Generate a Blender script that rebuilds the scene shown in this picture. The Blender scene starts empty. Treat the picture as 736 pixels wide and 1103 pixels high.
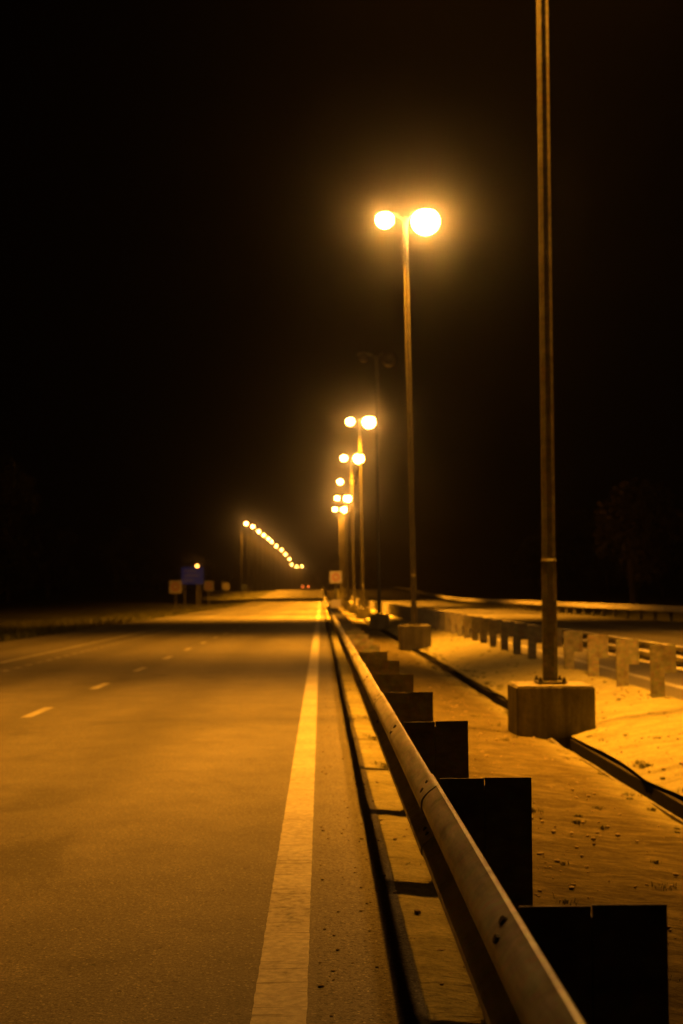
import bpy, bmesh, math, random
from mathutils import Vector, Matrix
random.seed(7)
R = math.radians
scn = bpy.context.scene
COL = scn.collection
SODIUM = (1.0, 0.325, 0.011)

# ------------------------------------------------------------------ helpers
def zr(y):
    """height of the carriageway: level by the camera, a long gentle rise further on, then a crest"""
    t = min(1, max(0, (y - 140) / 180.0)); z = 2.3 * t * t * (3 - 2 * t)
    t = min(1, max(0, (y - 345) / 130.0)); z -= 3.3 * t * t * (3 - 2 * t)
    return z

class MB:
    def __init__(s): s.bm = bmesh.new()
    def box(s, x0, x1, y0, y1, z0, z1, bev=0.0, M=None):
        g = bmesh.ops.create_cube(s.bm, size=1.0)
        vs = g['verts']
        bmesh.ops.scale(s.bm, vec=(x1 - x0, y1 - y0, z1 - z0), verts=vs)
        bmesh.ops.translate(s.bm, vec=((x0 + x1) / 2, (y0 + y1) / 2, (z0 + z1) / 2), verts=vs)
        if bev > 0:
            es = list({e for v in vs for e in v.link_edges})
            r = bmesh.ops.bevel(s.bm, geom=es, offset=bev, segments=2, affect='EDGES', clamp_overlap=True)
            vs = list({v for f in r['faces'] for v in f.verts} | {v for v in vs if v.is_valid})
        if M is not None: bmesh.ops.transform(s.bm, matrix=M, verts=vs)
        return s
    def tube(s, rings, n=12, rot=0.0, cap=True):
        """rings: (center Vector, axis-u, axis-v, ru, rv)"""
        prev = None; first = None
        for (c, u, v, ru, rv) in rings:
            ring = [s.bm.verts.new(c + u * (ru * math.cos(rot + 2 * math.pi * k / n)) + v * (rv * math.sin(rot + 2 * math.pi * k / n))) for k in range(n)]
            if prev:
                for k in range(n):
                    s.bm.faces.new((prev[k], prev[(k + 1) % n], ring[(k + 1) % n], ring[k]))
            else: first = ring
            prev = ring
        if cap:
            s.bm.faces.new(list(reversed(first))); s.bm.faces.new(prev)
        return s
    def post(s, x, y, z0, z1, r0, r1, n=12, rot=0.0):
        X, Y = Vector((1, 0, 0)), Vector((0, 1, 0))
        return s.tube([(Vector((x, y, z0)), X, Y, r0, r0), (Vector((x, y, z1)), X, Y, r1, r1)], n, rot)
    def rod(s, a, b, r0, r1=None, n=8):
        a, b = Vector(a), Vector(b); d = (b - a).normalized()
        u = d.orthogonal().normalized(); v = d.cross(u)
        return s.tube([(a, u, v, r0, r0), (b, u, v, r1 or r0, r1 or r0)], n)
    def face(s, pts):
        return s.bm.faces.new([s.bm.verts.new(p) for p in pts])
    def build(s, name, mat, parent=None, smooth=False, flip=True, sharp=40):
        bmesh.ops.remove_doubles(s.bm, verts=s.bm.verts, dist=1e-6)
        if flip: bmesh.ops.recalc_face_normals(s.bm, faces=s.bm.faces)
        me = bpy.data.meshes.new(name); s.bm.to_mesh(me); s.bm.free()
        me.materials.append(mat)
        if smooth:
            for p in me.polygons: p.use_smooth = True
            try: me.set_sharp_from_angle(angle=R(sharp))
            except Exception: pass
        o = bpy.data.objects.new(name, me); COL.objects.link(o)
        if parent is not None: o.parent = parent
        return o

def tag(o, label=None, cat=None, group=None, kind=None):
    if label: o['label'] = label
    if cat: o['category'] = cat
    if group: o['group'] = group
    if kind: o['kind'] = kind
    return o
def empty(name, loc, label, cat, group=None):
    o = bpy.data.objects.new(name, None); COL.objects.link(o); o.location = loc
    o.empty_display_size = 0.3
    return tag(o, label, cat, group)
def copy_tree(o, parent=None, depth=0):
    c = o.copy(); COL.objects.link(c); c.parent = parent
    for ch in list(o.children): copy_tree(ch, c, depth + 1)
    return c

# ------------------------------------------------------------------ materials
class NT:
    def __init__(s, name):
        m = bpy.data.materials.new(name); m.use_nodes = True
        s.m = m; s.t = m.node_tree; s.n = s.t.nodes; s.l = s.t.links
        s.b = s.n['Principled BSDF']
        s.geo = s.n.new('ShaderNodeNewGeometry')
    def node(s, typ, **kw):
        n = s.n.new(typ)
        for k, v in kw.items():
            if k.startswith('i_'): n.inputs[k[2:].replace('_', ' ')].default_value = v
            else: setattr(n, k, v)
        return n
    def link(s, a, b): s.l.new(a, b)
    def pos(s, scale=(1, 1, 1), rot=(0, 0, 0)):
        mp = s.n.new('ShaderNodeMapping'); mp.inputs['Scale'].default_value = scale; mp.inputs['Rotation'].default_value = rot
        s.link(s.geo.outputs['Position'], mp.inputs['Vector']); return mp.outputs['Vector']
    def noise(s, scale, detail=4, rough=.55, vec=None, dist=0):
        n = s.node('ShaderNodeTexNoise'); n.inputs['Scale'].default_value = scale
        n.inputs['Detail'].default_value = detail; n.inputs['Roughness'].default_value = rough; n.inputs['Distortion'].default_value = dist
        s.link(vec or s.geo.outputs['Position'], n.inputs['Vector']); return n.outputs['Fac']
    def ramp(s, fac, pts):
        r = s.node('ShaderNodeValToRGB'); e = r.color_ramp.elements
        while len(e) < len(pts): e.new(.5)
        for el, (p, c) in zip(e, pts):
            el.position = p; el.color = (c, c, c, 1) if isinstance(c, (int, float)) else (*c, 1)
        s.link(fac, r.inputs['Fac']); return r.outputs['Color']
    def mix(s, fac, a, b, mode='MIX'):
        n = s.node('ShaderNodeMix', data_type='RGBA', blend_type=mode)
        for sock, val in ((n.inputs[0], fac), (n.inputs[6], a), (n.inputs[7], b)):
            if isinstance(val, (int, float)): sock.default_value = val
            elif isinstance(val, tuple): sock.default_value = (*val, 1)
            else: s.link(val, sock)
        return n.outputs[2]
    def math(s, op, a, b=None, c=None, clamp=False):
        n = s.node('ShaderNodeMath', operation=op); n.use_clamp = clamp
        for i, v in enumerate((a, b, c)):
            if v is None: continue
            if isinstance(v, (int, float)): n.inputs[i].default_value = v
            else: s.link(v, n.inputs[i])
        return n.outputs[0]
    def bump(s, h, strength=.5, dist=.01, prev=None):
        n = s.node('ShaderNodeBump'); n.inputs['Strength'].default_value = strength; n.inputs['Distance'].default_value = dist
        s.link(h, n.inputs['Height'])
        if prev is not None: s.link(prev, n.inputs['Normal'])
        return n.outputs['Normal']
    def out(s, col, rough=.8, normal=None, metal=0.0, spec=.3):
        if isinstance(col, tuple): s.b.inputs['Base Color'].default_value = (*col, 1)
        else: s.link(col, s.b.inputs['Base Color'])
        if isinstance(rough, (int, float)): s.b.inputs['Roughness'].default_value = rough
        else: s.link(rough, s.b.inputs['Roughness'])
        s.b.inputs['Metallic'].default_value = metal
        s.b.inputs['Specular IOR Level'].default_value = spec
        if normal is not None: s.link(normal, s.b.inputs['Normal'])
        return s.m

def asphalt(name, base=.085):
    m = NT(name)
    sep = m.node('ShaderNodeSeparateXYZ'); m.link(m.geo.outputs['Position'], sep.inputs[0])
    X, Y = sep.outputs[0], sep.outputs[1]
    grain = m.noise(55, 3, .7)
    fine = m.noise(160, 2, .6)
    mid = m.noise(2.2, 5, .6)
    big = m.noise(1.0, 4, .55, m.pos((.55, .10, 1)))
    col = m.ramp(m.math('ADD', m.math('MULTIPLY', grain, .6), m.math('MULTIPLY', fine, .4)),
                 [(.34, (base * .45, base * .43, base * .40)), (.5, (base, base * .97, base * .92)), (.63, (base * 1.45, base * 1.42, base * 1.36)), (.74, (base * 2.6, base * 2.6, base * 2.5))])
    col = m.mix(1, col, m.ramp(mid, [(.3, .78), (.7, 1.16)]), 'MULTIPLY')
    col = m.mix(1, col, m.ramp(big, [(.3, .74), (.7, 1.18)]), 'MULTIPLY')
    stain = m.ramp(m.noise(.42, 5, .68, None, 1.2), [(.56, 1.), (.66, .66)])
    col = m.mix(1, col, stain, 'MULTIPLY')
    cell = m.node('ShaderNodeTexVoronoi'); cell.inputs['Scale'].default_value = 120; m.link(m.geo.outputs['Position'], cell.inputs['Vector'])
    col = m.mix(1, col, m.ramp(m.node('ShaderNodeSeparateColor').outputs[0] if False else cell.outputs['Distance'], [(0, 1.35), (.6, .7)]), 'MULTIPLY')
    spk = m.node('ShaderNodeSeparateColor'); m.link(cell.outputs['Color'], spk.inputs[0])
    col = m.mix(m.ramp(spk.outputs[0], [(.955, 0.), (.965, .38)]), col, (base * 3.2, base * 3.2, base * 3))
    col = m.mix(m.ramp(spk.outputs[1], [(.90, 0.), (.91, .55)]), col, (base * .25, base * .25, base * .22))
    ph = m.math('ABSOLUTE', m.math('SUBTRACT', m.math('FRACT', m.math('DIVIDE', m.math('ADD', X, 3.5 + .9 + 6.7), 1.675)), .5))
    trk = m.ramp(m.math('ADD', ph, m.math('MULTIPLY', m.math('SUBTRACT', m.noise(.9, 3, .6, m.pos((1, .12, 1))), .5), .35)), [(.05, .84), (.34, 1.06)])
    col = m.mix(1, col, trk, 'MULTIPLY')
    # skew paving seam across the lanes, wandering a little
    wob = m.math('MULTIPLY', m.math('SUBTRACT', m.noise(1.1, 6, .65), .5), .55)
    sd = m.math('ABSOLUTE', m.math('ADD', m.math('SUBTRACT', m.math('SUBTRACT', Y, m.math('MULTIPLY', X, .69)), 16.5), wob))
    seam = m.math('SUBTRACT', 1, m.math('DIVIDE', sd, .045), clamp=True)
    sd2 = m.math('ABSOLUTE', m.math('ADD', m.math('SUBTRACT', m.math('SUBTRACT', Y, m.math('MULTIPLY', X, .05)), 47.5), wob))
    seam2 = m.math('SUBTRACT', 1, m.math('DIVIDE', sd2, .05), clamp=True)
    col = m.mix(m.math('MULTIPLY', m.math('ADD', seam, seam2, clamp=True), .55), col, (base * .3, base * .29, base * .27))
    # hairline cracks
    v = m.node('ShaderNodeTexVoronoi', feature='DISTANCE_TO_EDGE'); v.inputs['Scale'].default_value = .55
    wv = m.node('ShaderNodeVectorMath', operation='ADD'); nn = m.node('ShaderNodeTexNoise'); nn.inputs['Scale'].default_value = 2.5; nn.inputs['Detail'].default_value = 5
    m.link(m.geo.outputs['Position'], nn.inputs['Vector'])
    m.link(m.geo.outputs['Position'], wv.inputs[0]); m.link(nn.outputs['Color'], wv.inputs[1]); m.link(wv.outputs[0], v.inputs['Vector'])
    crack = m.math('MULTIPLY', m.math('SUBTRACT', 1, m.math('DIVIDE', v.outputs['Distance'], .008), clamp=True), m.ramp(m.noise(.35, 2), [(.5, 0.), (.62, 1.)]))
    col = m.mix(m.math('MULTIPLY', crack, .3), col, (.02, .019, .018))
    pits = m.ramp(m.noise(26, 1, .4), [(.24, 0.), (.31, 1.)])
    shoulder = m.math('MULTIPLY', m.math('ADD', X, .05), 30, clamp=True)
    chips = m.ramp(m.noise(15, 3, .75), [(.33, 0.), (.37, 1.)])
    chips2 = m.ramp(m.noise(42, 2, .6), [(.36, 0.), (.46, 1.)])
    holes = m.math('SUBTRACT', 1, m.math('MULTIPLY', shoulder, m.math('SUBTRACT', 1, m.math('MULTIPLY', chips, chips2))))
    col = m.mix(1, col, m.ramp(holes, [(0, .38), (1, 1.)]), 'MULTIPLY')
    h = m.math('ADD', m.math('ADD', m.math('MULTIPLY', grain, .7), m.math('MULTIPLY', pits, .5)), m.math('MULTIPLY', holes, .6))
    nrm = m.bump(h, .42, .008, m.bump(m.noise(5, 3), .28, .02))
    return m.out(m.mix(1, col, m.ramp(pits, [(0, .5), (1, 1.)]), 'MULTIPLY'), .74, nrm, spec=.35)

def paint_mat():
    m = NT('road_paint')
    wear = m.noise(24, 5, .7)
    big = m.noise(1.4, 4, .6)
    tr = m.noise(1.0, 4, .65, m.pos((2.2, 30, 1)), dist=.3)          # thermoplastic splits running across the line
    cr = m.ramp(tr, [(.36, 1.), (.42, 0.)])
    col = m.ramp(m.math('ADD', m.math('MULTIPLY', wear, .65), m.math('MULTIPLY', big, .35)), [(.33, (.07, .066, .06)), (.43, (.20, .20, .19)), (.60, (.33, .33, .32))])
    col = m.mix(m.math('MULTIPLY', cr, .6), col, (.06, .055, .05))
    n1 = m.bump(m.math('SUBTRACT', wear, m.math('MULTIPLY', cr, .8)), .5, .004)
    return m.out(col, .7, n1, spec=.25)

def soil():
    m = NT('bare_soil')
    st = m.noise(1.0, 6, .6, m.pos((1.0, 3.2, 1), (0, 0, R(16))), dist=1.4)
    st2 = m.noise(1.0, 5, .65, m.pos((2.6, 8.5, 1), (0, 0, R(12))), dist=1.6)
    clump = m.noise(3.4, 6, .7)
    grit = m.noise(38, 4, .7)
    stones = m.ramp(m.noise(13, 3, .6), [(.29, 1.), (.36, 0.)])
    col = m.ramp(m.math('ADD', m.math('MULTIPLY', st, .5), m.math('MULTIPLY', st2, .5)), [(.32, (.115, .110, .060)), (.5, (.165, .162, .095)), (.66, (.205, .202, .125))])
    col = m.mix(1, col, m.ramp(clump, [(.3, .72), (.62, 1.12)]), 'MULTIPLY')
    col = m.mix(1, col, m.ramp(grit, [(.3, .72), (.7, 1.2)]), 'MULTIPLY')
    col = m.mix(m.math('MULTIPLY', stones, .6), col, (.05, .04, .03))
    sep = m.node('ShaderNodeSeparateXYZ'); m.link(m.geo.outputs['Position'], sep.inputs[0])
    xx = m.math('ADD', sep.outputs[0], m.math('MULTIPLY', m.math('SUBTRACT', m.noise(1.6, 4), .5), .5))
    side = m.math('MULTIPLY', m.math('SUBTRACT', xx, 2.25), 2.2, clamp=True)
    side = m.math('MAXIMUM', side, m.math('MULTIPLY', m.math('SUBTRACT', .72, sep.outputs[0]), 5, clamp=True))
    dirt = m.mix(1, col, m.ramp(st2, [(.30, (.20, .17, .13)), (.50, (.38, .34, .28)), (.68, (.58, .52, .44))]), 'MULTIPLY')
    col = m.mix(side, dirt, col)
    n = m.bump(m.math('ADD', m.math('MULTIPLY', st2, 1.0), m.math('MULTIPLY', clump, 1.2)), .65, .05)
    n = m.bump(grit, .5, .01, n)
    return m.out(col, .95, n, spec=.1)

def verge_mat():
    m = NT('verge_ground')
    a = m.noise(.35, 6, .6); b = m.noise(9, 5, .7)
    col = m.ramp(m.math('ADD', m.math('MULTIPLY', a, .5), m.math('MULTIPLY', b, .5)), [(.35, (.018, .02, .010)), (.5, (.035, .038, .018)), (.65, (.06, .055, .032))])
    return m.out(col, .95, m.bump(b, .8, .08), spec=.1)

def concrete(name, base=.24, streak=.6):
    m = NT(name)
    a = m.noise(2.5, 6, .6); b = m.noise(30, 4, .7)
    drip = m.noise(1.0, 5, .6, m.pos((9, 9, .9)))
    col = m.ramp(a, [(.3, (base * .7, base * .67, base * .6)), (.7, (base * 1.15, base * 1.12, base * 1.05))])
    col = m.mix(streak, col, m.mix(1, col, m.ramp(drip, [(.35, .45), (.6, 1.05)]), 'MULTIPLY'))
    col = m.mix(1, col, m.ramp(b, [(.25, .75), (.6, 1.08)]), 'MULTIPLY')
    return m.out(col, .9, m.bump(b, .35, .006, m.bump(a, .3, .02)), spec=.2)

def galv(name, base=.30, metal=.35, rough=.5, rust=.25):
    m = NT(name)
    a = m.noise(6, 6, .65); b = m.noise(45, 4, .7)
    v = m.node('ShaderNodeTexVoronoi'); v.inputs['Scale'].default_value = 34; m.link(m.geo.outputs['Position'], v.inputs['Vector'])
    col = m.ramp(a, [(.3, (base * .62, base * .60, base * .56)), (.5, (base, base * .98, base * .95)), (.7, (base * 1.2, base * 1.18, base * 1.15))])
    col = m.mix(.16, col, v.outputs['Color'], 'SOFT_LIGHT')
    rm = m.ramp(m.noise(3.1, 7, .72), [(.56, 0.), (.66, 1.)])
    col = m.mix(m.math('MULTIPLY', rm, rust), col, (.10, .045, .02))
    dirt = m.noise(1.0, 5, .7, m.pos((8, 1.2, 16)))
    col = m.mix(1, col, m.ramp(dirt, [(.32, .52), (.58, 1.06)]), 'MULTIPLY')
    rg = m.ramp(b, [(.3, rough - .08), (.7, rough + .12)])
    return m.out(col, rg, m.bump(m.noise(1.6, 2), .35, .03, m.bump(a, .2, .01, m.bump(b, .12, .002))), metal, .4)

def simple(name, c, rough=.7, metal=0.0, vary=.25, scale=8):
    m = NT(name)
    a = m.noise(scale, 5, .6)
    col = m.mix(1, c, m.ramp(a, [(.3, 1 - vary), (.7, 1 + vary)]), 'MULTIPLY')
    return m.out(col, rough, m.bump(a, .15, .01), metal, .3)

def emit(name, col, strength):
    m = NT(name)
    m.b.inputs['Base Color'].default_value = (.5, .45, .35, 1)
    m.b.inputs['Emission Color'].default_value = (*col, 1)
    m.b.inputs['Emission Strength'].default_value = strength
    return m.m

LAMP = 400.0
M_asph = asphalt('asphalt', .105)
M_paint = paint_mat()
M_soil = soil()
M_verge = verge_mat()
M_conc = concrete('concrete', .17, .9)
M_galv = galv('galvanised_rail', .42, .30, .5, .22)
M_post = galv('galvanised_post', .14, .12, .65, .5)
M_pole = galv('pole_steel', .075, .15, .65, .4)
M_poledark = galv('pole_dimmed', .05, .1, .8, .4)  # pole steel darkened so the far row looks dimly lit
M_bolt = simple('bolt_steel', (.03, .025, .02), .6, .4)
M_dark = simple('housing_paint', (.12, .12, .12), .5, .2)
BOWL = (1.0, .42, .075)
M_lit = emit('lit_bowl', BOWL, LAMP)
M_litmid = emit('lit_bowl_mid', BOWL, LAMP * .35)
M_litfar = emit('lit_bowl_far', BOWL, 90)
M_unlit = simple('unlit_bowl', (.03, .028, .025), .25, 0, .1)
M_signw = simple('sign_face', (.42, .40, .36), .5, 0, .08)
M_red = simple('sign_red', (.35, .03, .02), .5, 0, .12)
M_black = simple('sign_dark', (.02, .02, .02), .5)
M_blue = simple('sign_blue', (.012, .03, .30), .5, 0, .15)
M_blue.node_tree.nodes['Principled BSDF'].inputs['Emission Color'].default_value = (.10, .12, 1, 1)
M_blue.node_tree.nodes['Principled BSDF'].inputs['Emission Strength'].default_value = .016  # weak glow added so the blue shows under sodium light
M_bark = simple('bark', (.06, .045, .03), .9, 0, .4, 6)
M_kerb = concrete('drain_concrete', .13, .8)
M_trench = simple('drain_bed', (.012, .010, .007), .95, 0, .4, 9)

def leaf_mat(name, c):
    m = NT(name)
    oi = m.node('ShaderNodeObjectInfo')
    a = m.noise(1.3, 4, .6)
    col = m.mix(1, c, m.ramp(a, [(.3, .55), (.7, 1.5)]), 'MULTIPLY')
    return m.out(col, .7, None, 0, .25)
M_leaf = leaf_mat('leaves_dark', (.040, .042, .02))
M_leaf2 = leaf_mat('leaves_warm', (.050, .038, .018))
M_grass = leaf_mat('weed_blades', (.075, .08, .03))

# ------------------------------------------------------------------ setting
YS = [-60, -40, -20, -10, -5, 0, 5, 10, 15, 20, 30, 40, 60, 80, 100, 120, 140] + list(range(150, 660, 10)) + [700, 760, 840, 900]
def sheet(profile, dz=0.0, ys=YS):
    mb = MB(); prev = None
    for y in ys:
        row = [mb.bm.verts.new((x, y, z + zr(y) + dz)) for x, z in profile]
        if prev:
            for k in range(len(row) - 1):
                mb.bm.faces.new((prev[k], prev[k + 1], row[k + 1], row[k]))
        prev = row
    return mb
# verges and what lies under the roads: one sheet reaching the horizon
g = sheet([(-390, 1.5), (-80, .9), (-30, .1), (-16, -.35), (-10.6, -.10), (-9.9, -.012), (.30, -.012), (4.6, -.75), (5.0, -.012), (16.4, -.012), (17.3, -.05), (24, -.5), (40, .2), (90, .9), (390, 1.5)])
# lower the middle under the median
o = g.build('ground', M_verge); tag(o, kind='structure')

def wob(x, y, s): return (math.sin(x * 3.1 + y * .53 + s) + math.sin(x * 1.7 - y * .91 + 2.1 * s) + math.sin(y * 2.3 + x * 5 + s)) / 3
# median: fine strip with real unevenness, a narrow drain runs down the middle
XT = 2.62
mys = [-8 + .22 * i for i in range(int(48 / .22))] + [40 + 1.0 * i for i in range(60)] + [100 + 8 * i for i in range(66)]
def med_z(x):
    if x < .45: return -.006
    if x < XT: t = (x - .8) / (XT - .8); return -.02 if t < 0 else -.02 - .19 * t
    t = (x - XT - .20) / (4.3 - XT - .2); return -.16 + .25 * min(1, t) ** .8 if t > 0 else -.16
mb = MB(); prev = None
xl = [.30] + [.42 + .1467 * k for k in range(15)] + [XT - .035]
xr = [XT + .195] + [XT + .36 + .15 * k for k in range(11)] + [4.52]
for side, xs in (('l', xl), ('r', xr)):
    prev = None
    for y in mys:
        row = []
        for x in xs:
            amp = .018 if .6 < x < 4.4 else .002
            e = min(abs(x - XT + .03), abs(x - XT - .195)); edge = .035 * math.sin(y * 1.9 + 3 * math.sin(y * .63)) if e < .02 else 0
            row.append(mb.bm.verts.new((x + edge * .6, y, med_z(x) + zr(y) + amp * wob(x, y, 1.3) + (random.uniform(-.006, .006) if y < 40 else 0))))
        if prev:
            for k in range(len(row) - 1):
                mb.bm.faces.new((prev[k], prev[k + 1], row[k + 1], row[k]))
        prev = row
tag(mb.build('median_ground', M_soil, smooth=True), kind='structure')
# drain channel (bed and two walls)
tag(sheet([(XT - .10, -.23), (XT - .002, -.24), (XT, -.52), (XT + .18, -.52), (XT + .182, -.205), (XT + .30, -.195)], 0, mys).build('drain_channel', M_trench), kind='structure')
# thin concrete lip on the left of the drain
mb = MB(); prev = None
for i, y in enumerate([m_ for m_ in mys if m_ < 180]):
    dx = .012 * math.sin(y * .8) + .008 * math.sin(y * 3.1)
    row = [mb.bm.verts.new((XT + a + dx, y, b + zr(y) + .006 * math.sin(y * 2.2))) for a, b in ((-.058, -.24), (-.055, -.196), (-.03, -.195), (-.02, -.30))]
    if prev:
        for k in range(3): mb.bm.faces.new((prev[k], prev[k + 1], row[k + 1], row[k]))
    prev = row
tag(mb.build('drain_lip', M_kerb), kind='structure')
# carriageways
tag(sheet([(-9.9, 0), (.36, 0)]).build('road', M_asph), kind='structure')
tag(sheet([(4.5, 0), (16.3, 0)]).build('far_road', M_asph), kind='structure')
# markings
def strip(name, x0, x1, runs, z=.004, jag=0.0):
    mb = MB()
    for (a, b) in runs:
        n = max(1, int((b - a) / 5)); ys = [a + (b - a) * k / n for k in range(n + 1)]
        if jag and a < 20:
            ys = [a + .05 * k for k in range(int((22 - a) / .05))] + [y for y in ys if y > 22]
        prev = None
        for y in ys:
            j1 = random.uniform(-jag, jag) if y < 22 else 0; j2 = random.uniform(-jag, jag) if y < 22 else 0
            r_ = [mb.bm.verts.new((x0 + j1, y, zr(y) + z)), mb.bm.verts.new((x1 + j2, y, zr(y) + z))]
            if prev: mb.bm.faces.new((prev[0], prev[1], r_[1], r_[0]))
            prev = r_
    return tag(mb.build(name, M_paint), kind='structure')
strip('edge_marking', -.245, -.055, [(-6, 620)], jag=.002)
strip('edge_marking', -6.95, -6.80, [(-6, 620)])
dash = [(15.6 + 4.55 * k, 16.95 + 4.55 * k) for k in range(-3, 110)]
strip('lane_marking', -3.57, -3.44, dash)
strip('studded_marking', -6.12, -6.0, [(20 + 1.0 * k, 20.45 + 1.0 * k) for k in range(34)])
strip('edge_marking', 5.35, 5.50, [(-6, 620)])
strip('edge_marking', 12.6, 12.75, [(-6, 620)])
strip('lane_marking', 9.0, 9.12, [(12 + 4.55 * k, 13.35 + 4.55 * k) for k in range(0, 110)])

# ------------------------------------------------------------------ guardrails
def wprofile():
    # (toward road, height): back plane 0, ridges .08
    raw = [(.0, .736), (.002, .744), (.008, .748), (.016, .747), (.023, .742), (.040, .732), (.056, .7195), (.069, .706), (.076, .697), (.080, .685), (.080, .668), (.074, .656), (.066, .650), (.012, .614), (.0, .602),
           (.0, .588), (.012, .576), (.066, .540), (.080, .526), (.080, .502), (.066, .490), (.030, .474), (.008, .462), (.0, .448), (.012, .442)]
    return raw
PR = [(d * .85, h) for d, h in wprofile()]
def rail_section(xb, sgn, y0, y1, parent, lap=.16, name='rail'):
    """xb: x of the back plane, sgn: direction the corrugations point"""
    mb = MB(); th = .004
    ys = [y0 - lap, (y0 + y1) / 2, y1 + lap]
    rows = []
    for i, y in enumerate(ys):
        off = .0060 * (1 - i / 2)
        r_ = [mb.bm.verts.new((xb + sgn * (d + off), y, h + zr(y) - .004 * (i == 1) * random.random())) for d, h in PR]
        q_ = [mb.bm.verts.new((xb + sgn * (d + off - th), y, h + zr(y))) for d, h in PR]
        rows.append((r_, q_))
    n = len(PR)
    for a, b in zip(rows, rows[1:]):
        for k in range(n - 1):
            mb.bm.faces.new((a[0][k], a[0][k + 1], b[0][k + 1], b[0][k]))
            mb.bm.faces.new((a[1][k], a[1][k + 1], b[1][k + 1], b[1][k]))
        for k in (0, n - 1):
            mb.bm.faces.new((a[0][k], a[1][k], b[1][k], b[0][k]))
    for a in (rows[0], rows[-1]):
        for k in range(n - 1): mb.bm.faces.new((a[0][k], a[0][k + 1], a[1][k + 1], a[1][k]))
    return mb.build(name, M_galv, parent, smooth=True, sharp=30)

# one post and spacer block, drawn as C-channels; origin at ground
def channel(mb, xa, xb, z0, z1, w=.15, t=.007, open_far=True):
    """vertical channel: web faces the camera side (-y), flanges run away"""
    mb.box(xa, xb, -w / 2, -w / 2 + t, z0, z1)
    mb.box(xa, xa + t, -w / 2 + t + .001, -w / 2 + .055, z0, z1 - .03)
    mb.box(xb - t, xb, -w / 2 + t + .001, -w / 2 + .055, z0, z1 - .03)
def make_post(sgn, ztop=.765):
    """sgn -1: rail lies toward -x"""
    mb = MB(); a, b = (.165, .345) if sgn < 0 else (-.345, -.165)
    channel(mb, a, b, -.35, ztop, w=.13, t=.006)
    p = mb.build('post', M_post)
    mb = MB(); a, b = (-.010, .162) if sgn < 0 else (-.162, .0)
    channel(mb, a, b, .40, ztop - .003, w=.128, t=.006)
    s = mb.build('spacer_block', M_post, p)
    return p
def guardrail(xb, sgn, y0, npost, step, label, group, bolts=True, full=100, y_rail0=None):
    root = empty('guardrail', (xb, y0, 0), label, 'guardrail', group)
    inv = Matrix.Translation((-xb, -y0, 0))
    proto = None; rest = MB()
    for k in range(npost):
        y = y0 + step * k
        if k < full:
            if proto is None:
                p = proto = make_post(sgn)
            else:
                p = proto.copy(); COL.objects.link(p)
                c = proto.children[0].copy(); COL.objects.link(c); c.parent = p
            p.parent = root; p.location = (.002 * (-sgn) + random.uniform(-.006, .006), y - y0, zr(y) + random.uniform(-.006, .006))
            p.scale = (.96, 1, 1)
            if step > 2.05 and k == 2: p.location = (0, y - y0 + .14, -.012); p.scale = (.93, 1, 1)
            p.rotation_euler = (R(random.uniform(-1, 1)), R(random.uniform(-.8, .8)), R(random.uniform(-2.5, 2.5)))
        else:
            a, b = (.0, .345) if sgn < 0 else (-.345, 0)
            rest.box(a, b, y - y0 - .07, y - y0 + .07, zr(y) - .3 + 0, zr(y) + .76)
    if npost > full:
        tag(rest.build('post', M_post, root), kind='stuff')
    else: rest.bm.free()
    n = npost // 2
    for k in range(n):
        a = y0 - step * 1.0 + 2 * step * k
        s = rail_section(-.012 if sgn < 0 else 0, sgn, a, a + 2 * step, root)
        s.location = (0, -y0, 0)
        if bolts and a < 34:
            # splice: slots on both ridges' slopes, round heads in the valley
            for (dd, h, sz, dy) in ((.040, .729, .012, .030), (.066, .7085, .013, -.030), (.049, .640, .011, -.05), (.049, .640, .011, .05), (.049, .552, .010, -.05), (.049, .552, .010, .05)):
                for _ in (0,):
                    q = MB(); q.rod((sgn * (dd * .85 - .004) - .012, 0, 0), (sgn * (dd * .85 + .005) - .012, 0, .005), sz, sz * .85, 12)
                    bo = q.build('bolt', M_bolt, s); bo.location = (0, a + dy, h)
                    bo.scale = (1, 1.55, 1)
            q = MB(); q.rod((sgn * .002, 0, 0), (sgn * .028, 0, 0), .017, .013, 8)
            bo = q.build('bolt', M_bolt, s); bo.location = (0, a + step, .595)
            q = MB(); q.rod((sgn * .032 - .012, 0, .0), (sgn * .042 - .012, 0, .006), .011, .010, 12)
            bo = q.build('bolt', M_bolt, s); bo.location = (0, a + step + .03, .729); bo.scale = (1, 1.6, 1)
            q = MB(); q.rod((sgn * .054 - .012, 0, 0), (sgn * .065 - .012, 0, .005), .012, .010, 12)
            bo = q.build('bolt', M_bolt, s); bo.location = (0, a + step - .03, .706); bo.scale = (1, 1.6, 1)
    return root
guardrail(.445, -1, 2.86 - 4.16, 150, 2.08, 'near steel guardrail along the right edge of the empty lane', 'steel guardrails')
guardrail(4.60, +1, 4.9, 140, 2.0, 'guardrail across the sandy median, its posts facing the camera', 'steel guardrails', bolts=False)
guardrail(16.75, -1, 30.0, 90, 3.0, 'distant guardrail along the outer edge of the opposite carriageway', 'steel guardrails', bolts=False)

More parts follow.
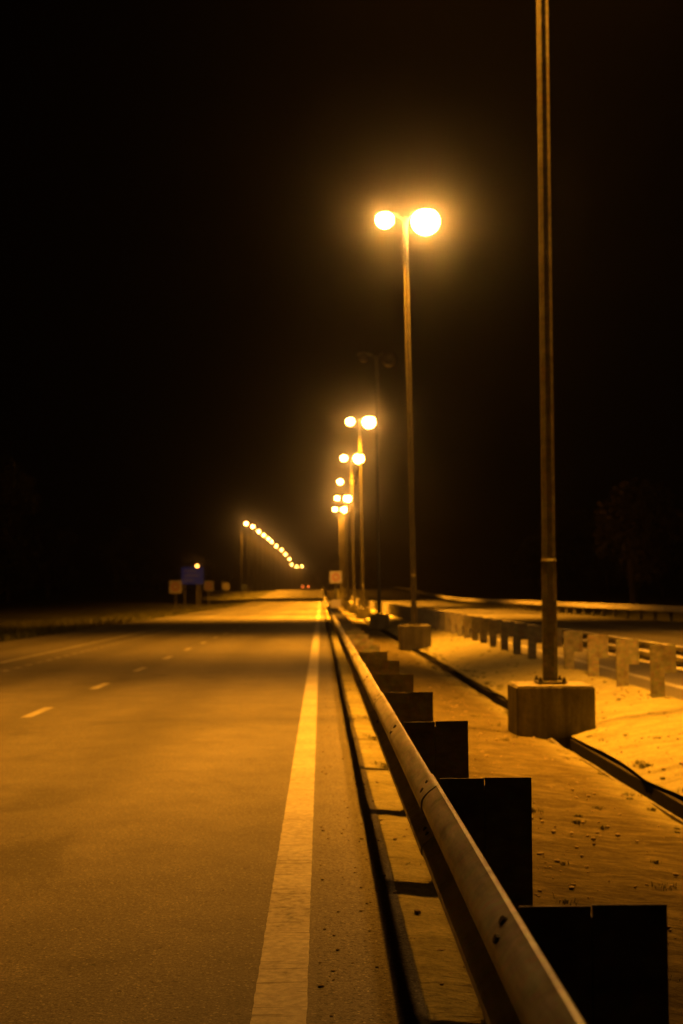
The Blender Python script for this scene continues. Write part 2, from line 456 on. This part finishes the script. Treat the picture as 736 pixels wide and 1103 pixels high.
# ------------------------------------------------------------------ lamp posts
def luminaire(parent, s, x, z, lit, far=False):
    """s: direction it points"""
    mb = MB(); V = Vector
    U, W = V((0, 1, 0)), V((0, 0, 1))
    rings = []
    for t, w, h, dz in ((0, .045, .045, 0), (.10, .07, .06, .005), (.22, .13, .075, .012), (.45, .165, .085, .018), (.62, .14, .07, .012), (.72, .05, .03, .0)):
        rings.append((V((x + s * (t - .32), 0, z + dz + .02)), U, W, w, h))
    mb.tube(rings, 14)
    hd = mb.build('lamp_head', M_dark, parent, smooth=True)
    bs = (1.5 if s > 0 else .95) if far != 2 else .95  # bowls oversized, the right ones most, to imitate the lamps' bloom
    mb = MB(); rings = []
    for q in range(9):
        a = R(-48 + 138 * q / 8)
        rings.append((V((x + s * .10, 0, z - .13 * bs - .245 * bs * math.sin(a))), V((1, 0, 0)), U, max(.004, .265 * bs * math.cos(a)), max(.004, .25 * bs * math.cos(a))))
    mb.tube(rings, 18)
    mb.build('lamp_bowl', (M_lit, M_litmid, M_litfar)[int(far)] if lit else M_unlit, hd, smooth=True)
    if lit:
        ld = bpy.data.lights.new('lamp_light', 'SPOT'); ld.energy = SPOT * (4.2 if far else 1.0); ld.color = SODIUM; ld.spot_size = R(98 if not far else 112); ld.spot_blend = 1.0; ld.shadow_soft_size = .09
        lo = bpy.data.objects.new('lamp_light', ld); COL.objects.link(lo); lo.parent = hd; lo.location = (x + s * .10, 0, z - .03 - .375 * bs); lo.rotation_euler = (0, -s * R(19), 0)
    return hd
POLE_TOP = 12.45
SPOT = 31000.0
def lamp_post(x, y, zbase, lit, label, group, lean=0.0, sides=(-1, 1), block=True, far=False, reach=.50, H=None, name='street_lamp'):
    root = empty(name, (x, y, zbase), label, 'street lamp', group)
    zt = (H or POLE_TOP) + zr(y) * (1 if H is None else 0) - zbase
    z0 = 0.0
    if block:
        z0 = .58
        mb = MB(); mb.box(-.445, .445, -.38, .38, -.12, z0, bev=.02)
        mb.build('concrete_base', M_conc, root)
    mb = MB(); mb.box(-.17, .17, -.17, .17, z0 + .012, z0 + .034, bev=.004)
    fl = mb.build('base_plate', M_pole, root)
    for sx in (-.135, .135):
        for sy in (-.135, .135):
            mb = MB(); mb.post(sx, sy, z0 - .01, z0 + .085, .014, .014, 6); mb.post(sx, sy, z0 + .034, z0 + .06, .026, .026, 6)
            mb.build('anchor_bolt', M_bolt, fl)
    mb = MB(); mb.post(0, 0, z0 + .03, z0 + 1.42, .090, .088, 8, R(22.5)); mb.post(0, 0, z0 + 1.42, z0 + 1.45, .093, .082, 8, R(22.5))
    sl = mb.build('pole_sleeve', M_pole, root)
    mb = MB(); mb.box(-.05, .05, -.090, -.080, z0 + .55, z0 + .95, bev=.004); mb.build('access_door', M_pole, sl)
    mb = MB(); mb.post(0, 0, z0 + 1.45, zt, .080, .066, 8, R(22.5)); mb.build('pole', M_pole if far != 2 else M_poledark, root)
    for s in sides:
        li = lit if isinstance(lit, bool) else lit[sides.index(s)]
        mb = MB(); mb.rod((s * .04, 0, zt - .10), (s * (reach - .30), 0, zt + .05), .036, .034, 10)
        arm = mb.build('arm', M_pole, root)
        luminaire(arm, s, s * reach, zt + .06, li, far)
    if sides == (-1, 1):
        mb = MB(); mb.post(0, 0, zt - .16, zt + .02, .085, .06, 8, R(22.5)); mb.build('pole_cap', M_pole, root)
    root.rotation_euler = (0, R(lean), 0)
    return root
GP = 'twin headed lamps down the median'
XP = 2.70
meds = [
 (15.1, (True, True), 'nearest lamp post, rising out of the top of the picture from a concrete block', 0.25, .39),
 (37.5, (True, True), 'tall twin lamp with the largest glare, second post along the median', -.75, .52),
 (59.9, (False, False), 'unlit black lamp post on a dark block, standing behind the brightest twin lamp', -.3, .48),
 (82.3, (True, True), 'lit twin lamp, highest of the distant cluster over the median', -.75, .5),
 (104.7, (True, True), 'lit twin lamp, second highest of the distant median cluster', -.75, .5),
 (127.1, (True, False), 'median lamp post with only its left head lit', -.6, .5),
 (149.5, (True, True), 'lit twin lamp, second lowest of the median cluster', -.6, .5),
 (171.9, (True, True), 'lit twin lamp, lowest and farthest of the median cluster', -.6, .5)]
for (y, lit, lab, lean, zt_) in meds:
    lamp_post(XP - (.05 if y < 20 else 0), y, zt_ - .58 + zr(y), lit, lab, GP, lean, far=1 if y > 70 else 0)
GL = 'single lamps in the far row on the left'
ROW = [(-12.6, 11.9), (-12.7, 12.6), (-12.7, 12.8), (-12.7, 13.1), (-12.6, 13.3), (-12.7, 13.5), (-12.3, 13.2), (-11.5, 12.9), (-10.95, 12.3), (-10.3, 11.4), (-10.1, 10.1), (-8.9, 9.9), (-7.2, 10.4)]
for k, (hx, hz_) in enumerate(ROW):
    y = 221 + 23.5 * k
    lab = {0: 'first lamp of the far left row, largest and highest of it', 1: 'second lamp from the start of the far left row',
           2: 'third lamp from the start of the far left row', 3: 'fourth lamp from the start of the far left row',
           12: 'last separate light at the low end of the far left row'}.get(k, 'lamp in the merging middle stretch of the far left row')
    zt_ = hz_ + 1.45 + .1; zb = min(zr(y) - .25, zt_ - 11.0)
    lamp_post(hx - .8, y, zb, (True,), lab, GL, 0, (1,), block=False, far=2, reach=.7, H=zt_)
# low lantern above the blue sign
root = empty('lantern_post', (-12.4, 131, -.25), 'small orange lantern shining just above the blue road sign', 'lantern')
mb = MB(); mb.post(0, 0, 0, 4.25, .05, .04, 8); mb.build('pole', M_pole, root)
mb = MB(); mb.post(0, 0, 4.25, 4.33, .10, .13, 10); mb.post(0, 0, 4.62, 4.76, .17, .05, 10); hd = mb.build('lamp_head', M_dark, root)
mb = MB(); X_, Y_ = Vector((1, 0, 0)), Vector((0, 1, 0))
mb.tube([(Vector((0, 0, 4.33 + .29 * t)), X_, Y_, .13 * w, .13 * w) for t, w in ((0, .7), (.25, 1.0), (.6, 1.05), (1, .9))], 12)
mb.build('lamp_bowl', emit('lantern_bowl', (1.0, .38, .06), 16), hd, smooth=True)

# ------------------------------------------------------------------ signs
def square_sign(x, y, w, zc, label, group=None, plate=False, icon=True, face=None, yaw=0):
    z0 = zr(y)
    root = empty('road_sign', (x, y, z0 - .15), label, 'sign', group); root.rotation_euler = (0, 0, R(yaw))
    mb = MB(); mb.post(0, .05, 0, zc + w / 2, .03, .03, 8); mb.build('sign_post', M_pole, root)
    mb = MB(); mb.box(-w / 2, w / 2, -.004, .012, zc - w / 2, zc + w / 2, bev=.003); p = mb.build('sign_panel', face or M_signw, root)
    if icon:
        mb = MB(); n = 28
        for k in range(n):
            a0, a1 = 2 * math.pi * k / n, 2 * math.pi * (k + 1) / n
            r0, r1 = w * .20, w * .30
            mb.face([(r1 * math.cos(a0), -.009, zc + r1 * math.sin(a0)), (r1 * math.cos(a1), -.009, zc + r1 * math.sin(a1)),
                     (r0 * math.cos(a1), -.009, zc + r0 * math.sin(a1)), (r0 * math.cos(a0), -.009, zc + r0 * math.sin(a0))])
        mb.build('red_ring', M_red, p)
    if plate:
        mb = MB(); mb.box(-.18, .18, -.004, .012, 1.10, 1.38, bev=.003); mb.build('lower_panel', M_signw, root)
    return root
square_sign(-10.9, 98, .95, 2.15, 'square sign with a ring, leftmost of the roadside signs', 'square road signs')
square_sign(-10.9, 127, .95, 2.4, 'square sign with a ring, just right of the blue sign', 'square road signs')
square_sign(-10.9, 150, .85, 2.45, 'plain pale square sign, third along the left verge', 'square road signs', icon=False)
square_sign(-10.9, 186, .8, 2.2, 'small greyish sign, farthest along the left verge', 'square road signs', icon=False, face=simple('sign_grey', (.16, .19, .2), .5, 0, .1))
square_sign(.53, 45.5, .42, 2.16, 'pale square sign with a red ring over the end of the near guardrail', 'square road signs', plate=True)
# blue direction sign
root = empty('direction_sign', (-11.6, 118, -.2), 'blue rectangular direction sign under the small orange lantern', 'sign')
for sx in (-.7, .7):
    mb = MB(); mb.post(sx, .06, 0, 4.0, .045, .045, 8); mb.build('sign_post', M_pole, root)
mb = MB(); mb.box(-1.0, 1.0, -.01, .02, 2.55, 4.1, bev=.004); p = mb.build('sign_panel', M_blue, root)
mb = MB()  # plain bars standing in for lines of lettering
for k, (a, b) in enumerate(((-.75, .35), (-.75, .6), (-.75, .1))):
    zz = 3.75 - .42 * k; mb.box(a, b, -.022, -.014, zz - .05, zz + .05)
mb.build('lettering_bars', simple('sign_line', (.22, .24, .3), .5), p)

# ------------------------------------------------------------------ far car with its tail lamps on
def car(x, y):
    z = zr(y)
    root = empty('car', (x, y, z), 'distant car with red tail lights, far down the road', 'car')
    paint = simple('car_paint', (.05, .05, .055), .3, .3, .05)
    glass = simple('car_glass', (.01, .01, .012), .08, 0, .05)
    tyre = simple('tyre_rubber', (.015, .015, .015), .85)
    prof = [(-2.1, .35), (-2.15, .75), (-2.05, 1.0), (-1.5, 1.05), (-.95, 1.45), (.45, 1.47), (1.1, 1.05), (2.0, .92), (2.15, .6), (2.1, .32)]
    mb = MB()
    rows = []
    for sx, ins in ((-.86, .0), (-.80, .0), (.80, .0), (.86, .0)):
        rows.append([mb.bm.verts.new((sx * (1 - .16 * max(0, (h - 1.0) / .47)) , yy, h)) for yy, h in prof])
    n = len(prof)
    for a, b in zip(rows, rows[1:]):
        for k in range(n): mb.bm.faces.new((a[k], a[(k + 1) % n], b[(k + 1) % n], b[k]))
    mb.bm.faces.new(rows[0]); mb.bm.faces.new(list(reversed(rows[-1])))
    body = mb.build('body', paint, root)
    mb = MB(); mb.face([(-.62, -1.50, 1.08), (.62, -1.50, 1.08), (.56, -1.0, 1.42), (-.56, -1.0, 1.42)]); g_ = mb.build('rear_window', glass, root); g_.location = (0, -.012, .008)
    for sx in (-.8, .8):
        for sy in (-1.3, 1.35):
            mb = MB(); mb.rod((sx - .1, sy, .32), (sx + .1, sy, .32), .32, .32, 18); w = mb.build('wheel', tyre, root)
    for sx in (-.64, .64):
        mb = MB(); mb.box(sx - .17, sx + .17, -2.19, -2.13, .74, .93, bev=.01)
        mb.build('tail_light', emit('tail_lamp', (1.0, .16, .02), 7), root)
    return root
car(-3.3, 288)

# ------------------------------------------------------------------ trees
def tree_proto(name, h, rad, nleaf, leafmat, seed, ls=.34):
    rnd = random.Random(seed)
    root = bpy.data.objects.new(name, None); COL.objects.link(root)
    mb = MB(); U, W = Vector((1, 0, 0)), Vector((0, 1, 0)); c = Vector((0, 0, -.4)); rings = []
    for k in range(7):
        t = k / 6; rings.append((Vector((.25 * math.sin(t * 3 + seed), .2 * math.cos(t * 2.3 + seed), -.4 + t * h * .72)), U, W, .26 * (1 - .75 * t) + .02, .26 * (1 - .75 * t) + .02))
    mb.tube(rings, 8)
    centers = []
    for k in range(11):
        a = rnd.uniform(0, 2 * math.pi); t = rnd.uniform(.30, .95)
        rr = rad * rnd.uniform(.35, .85) * (1 - .55 * max(0, t - .5))
        cc = Vector((rr * math.cos(a), rr * math.sin(a), h * t)); st = Vector((0, 0, h * max(.2, t - .28)))
        mb.rod(st, cc, .07, .02, 6); centers.append((cc, rad * rnd.uniform(.28, .52)))
    centers.append((Vector((0, 0, h * .9)), rad * .4))
    mb.build('trunk', M_bark, root)
    mb = MB()
    for k in range(nleaf):
        cc, cr = rnd.choice(centers)
        d = Vector((rnd.gauss(0, 1), rnd.gauss(0, 1), rnd.gauss(0, .8))).normalized() * cr * rnd.uniform(.45, 1.12)
        p = cc + d; u = Vector((rnd.gauss(0, 1), rnd.gauss(0, 1), rnd.gauss(0, .6))).normalized(); v = u.orthogonal().normalized()
        s = ls * rnd.uniform(.5, 1.2)
        mb.face([p - u * s, p + v * s * .42, p + u * s, p - v * s * .42])
    bmesh_o = mb.build('crown', leafmat, root, flip=False)
    return root
TP = [tree_proto('roadside_tree', 11, 4.2, 3800, M_leaf, 3), tree_proto('roadside_tree', 14, 4.8, 4300, M_leaf, 11), tree_proto('roadside_tree', 7.5, 3.4, 3200, M_leaf2, 23)]
used = [0, 0, 0]
def place(i, x, y, s, rz, label, group):
    r_ = TP[i] if not used[i] else copy_tree(TP[i]); used[i] = 1
    r_.location = (x, y, zr(y) - .2); r_.rotation_euler = (0, 0, rz); r_.scale = (s, s, s)
    return tag(r_, label, 'tree', group)
rt = random.Random(5)
place(2, 29.5, 122, 1.5, 1.0, 'dim reddish tree beyond the far guardrail, right of the nearest lamp post', 'trees along the road')
for k in range(9):
    place(k % 2, rt.uniform(-44, -36), 60 + 17 * k + rt.uniform(-4, 4), rt.uniform(.85, 1.2), rt.uniform(0, 6), 'dark tree in the unlit wood left of the road', 'trees along the road')
for k in range(13):
    place((k + 1) % 2, rt.uniform(-38, -30), 225 + 25 * k + rt.uniform(-6, 6), rt.uniform(.6, .9), rt.uniform(0, 6), 'tree faintly lit from above by the far left lamp row', 'trees along the road')
for k in range(11):
    place(k % 2, rt.uniform(42, 52), 62 + 22 * k + rt.uniform(-5, 5), rt.uniform(.9, 1.25), rt.uniform(0, 6), 'dark tree in the unlit wood right of the opposite carriageway', 'trees along the road')
for k in range(8):
    place(k % 2, -4 + 4.6 * k + rt.uniform(-1, 1), 655 + rt.uniform(-10, 25), rt.uniform(.9, 1.3), rt.uniform(0, 6), 'tree closing the view where the road ends in darkness', 'trees along the road')

# ------------------------------------------------------------------ small stuff on the ground
def pebbles():
    mb = MB(); rnd = random.Random(9)
    for k in range(3600):
        y = 2.2 + 22 * rnd.random() ** 1.4
        x = rnd.uniform(.42, 4.4) if rnd.random() < .86 else rnd.uniform(-.02, .4)
        if XT - .08 < x < XT + .26: continue
        z = (med_z(x) if x > .36 else .0) + zr(y); s = rnd.choice([.003, .004, .004, .005, .006, .008, .009, .012, .017]) * (1 if x > .4 else .6)
        g_ = bmesh.ops.create_icosphere(mb.bm, subdivisions=1, radius=s)
        M = Matrix.Translation((x, y, z + s * .3)) @ Matrix.Rotation(rnd.uniform(0, 6), 4, 'Z') @ Matrix.Diagonal((rnd.uniform(.8, 1.7), rnd.uniform(.8, 1.3), rnd.uniform(.5, .9), 1))
        bmesh.ops.transform(mb.bm, matrix=M, verts=g_['verts'])
    return mb.build('gravel', simple('stone', (.16, .135, .10), .9, 0, .35, 12))
tag(pebbles(), 'loose small stones scattered over the sandy median', 'gravel', kind='stuff')
def weeds():
    mb = MB(); rnd = random.Random(4)
    spots = []
    for k in range(420):
        y = 5 + 40 * rnd.random() ** 1.3
        r_ = rnd.random()
        if r_ < .55: x = XT + rnd.choice([-.12, .30]) + rnd.gauss(0, .05)
        elif r_ < .78: x = rnd.uniform(2.9, 4.5)
        else: x = rnd.uniform(.9, 2.5)
        if XT - .06 < x < XT + .24: continue
        spots.append((x, y, rnd.uniform(.010, .032)))
    for _ in range(40): spots.append((rnd.uniform(.45, .95), 2.9 + 2.08 * rnd.randint(0, 6) + rnd.uniform(-.2, .2), rnd.uniform(.015, .035)))
    for (x, y, h) in spots:
        z = med_z(x) + zr(y)
        for b in range(rnd.randint(22, 48)):
            a = rnd.uniform(0, 6.28); l = h * rnd.uniform(.5, 1.3); px, py = x + rnd.gauss(0, h * 1.1), y + rnd.gauss(0, h * 1.3)
            dx, dy = math.cos(a), math.sin(a); w = .0024
            t1 = Vector((px + dx * l * .35, py + dy * l * .35, z + l * .7)); t2 = Vector((px + dx * l * .9, py + dy * l * .9, z + l))
            s = Vector((-dy * w, dx * w, 0)); b0 = Vector((px, py, z - .01))
            vs = [mb.bm.verts.new(q) for q in (b0 - s, b0 + s, t1 + s * .8, t1 - s * .8, t2)]
            mb.bm.faces.new((vs[0], vs[1], vs[2], vs[3])); mb.bm.faces.new((vs[3], vs[2], vs[4]))
    return mb.build('weeds', M_grass, flip=False)
tag(weeds(), 'sparse low weeds beside the drain in the median', 'weeds', kind='stuff')
def verge_grass():
    mb = MB(); rnd = random.Random(14)
    for k in range(9000):
        y = 22 + 130 * rnd.random() ** 1.5; x = -10.4 - 8 * rnd.random() ** 1.3
        z = zr(y) + (-.10 - .25 * min(1, (-x - 10.6) / 5.4) if x < -10.6 else -.08)
        l = rnd.uniform(.12, .38); a = rnd.uniform(0, 6.28); w = .02
        dx, dy = math.cos(a), math.sin(a)
        mb.face([(x - dy * w, y + dx * w, z - .03), (x + dy * w, y - dx * w, z - .03), (x + dx * l * .5, y + dy * l * .5, z + l)])
    return mb.build('verge_grass', M_grass, flip=False)
tag(verge_grass(), 'rough grass on the dark left verge', 'grass', kind='stuff')

# ------------------------------------------------------------------ haze added for the lamps' halos
mb = MB(); mb.box(-400, 400, -90, 930, -2.0, 30)
hz = bpy.data.materials.new('halo_haze'); hz.use_nodes = True
t = hz.node_tree; t.nodes.remove(t.nodes['Principled BSDF'])
pv = t.nodes.new('ShaderNodeVolumePrincipled'); pv.inputs['Density'].default_value = .0011; pv.inputs['Anisotropy'].default_value = .985
pv.inputs['Color'].default_value = (.95, .93, .9, 1)
t.links.new(pv.outputs[0], t.nodes['Material Output'].inputs['Volume'])
hzo = mb.build('haze', hz); tag(hzo, 'thin haze added to make the glow around the lamps', 'haze', kind='stuff')

# ------------------------------------------------------------------ sky, moonlight
w = bpy.data.worlds.new('World'); scn.world = w; w.use_nodes = True
wn = w.node_tree; bg = wn.nodes['Background']
sky = wn.nodes.new('ShaderNodeTexSky'); sky.sky_type = 'NISHITA'; sky.sun_disc = False
sky.sun_elevation = R(35); sky.sun_rotation = R(200)
tint = wn.nodes.new('ShaderNodeMix'); tint.data_type = 'RGBA'; tint.blend_type = 'MULTIPLY'; tint.inputs[0].default_value = 1
tint.inputs[7].default_value = (1.0, .42, .16, 1)
wn.links.new(sky.outputs[0], tint.inputs[6]); wn.links.new(tint.outputs[2], bg.inputs['Color'])
bg.inputs['Strength'].default_value = .00006

# ------------------------------------------------------------------ camera
cam = bpy.data.cameras.new('camera'); co = bpy.data.objects.new('camera', cam); COL.objects.link(co); scn.camera = co
F = 1400.0
cam.sensor_fit = 'VERTICAL'; cam.sensor_height = 36; cam.lens = 36 * F / 1103; cam.clip_start = .05; cam.clip_end = 3000
co.location = (0, 0, 1.45)
yaw = math.atan((368 - 345) / F); pitch = math.atan((639 - 551.5) / F)
co.rotation_euler = (Matrix.Rotation(-yaw, 3, 'Z') @ Matrix.Rotation(R(90) + pitch, 3, 'X') @ Matrix.Rotation(R(-.35), 3, 'Z')).to_euler()
cam.dof.use_dof = True; cam.dof.focus_distance = 4.6; cam.dof.aperture_fstop = (cam.lens / 1000) / .0148
cam.dof.aperture_blades = 7

scn.view_settings.view_transform = 'Standard'; scn.view_settings.look = 'None'; scn.view_settings.exposure = 0; scn.view_settings.gamma = 1
scn.view_settings.use_curve_mapping = False
c = scn.cycles
c.use_denoising = True
try: c.denoiser = 'OPENIMAGEDENOISE'
except Exception: pass
c.max_bounces = 4; c.diffuse_bounces = 2; c.glossy_bounces = 2; c.volume_bounces = 0; c.transmission_bounces = 2
c.use_light_tree = True; c.sample_clamp_indirect = 3
c.use_adaptive_sampling = True; c.adaptive_threshold = .01
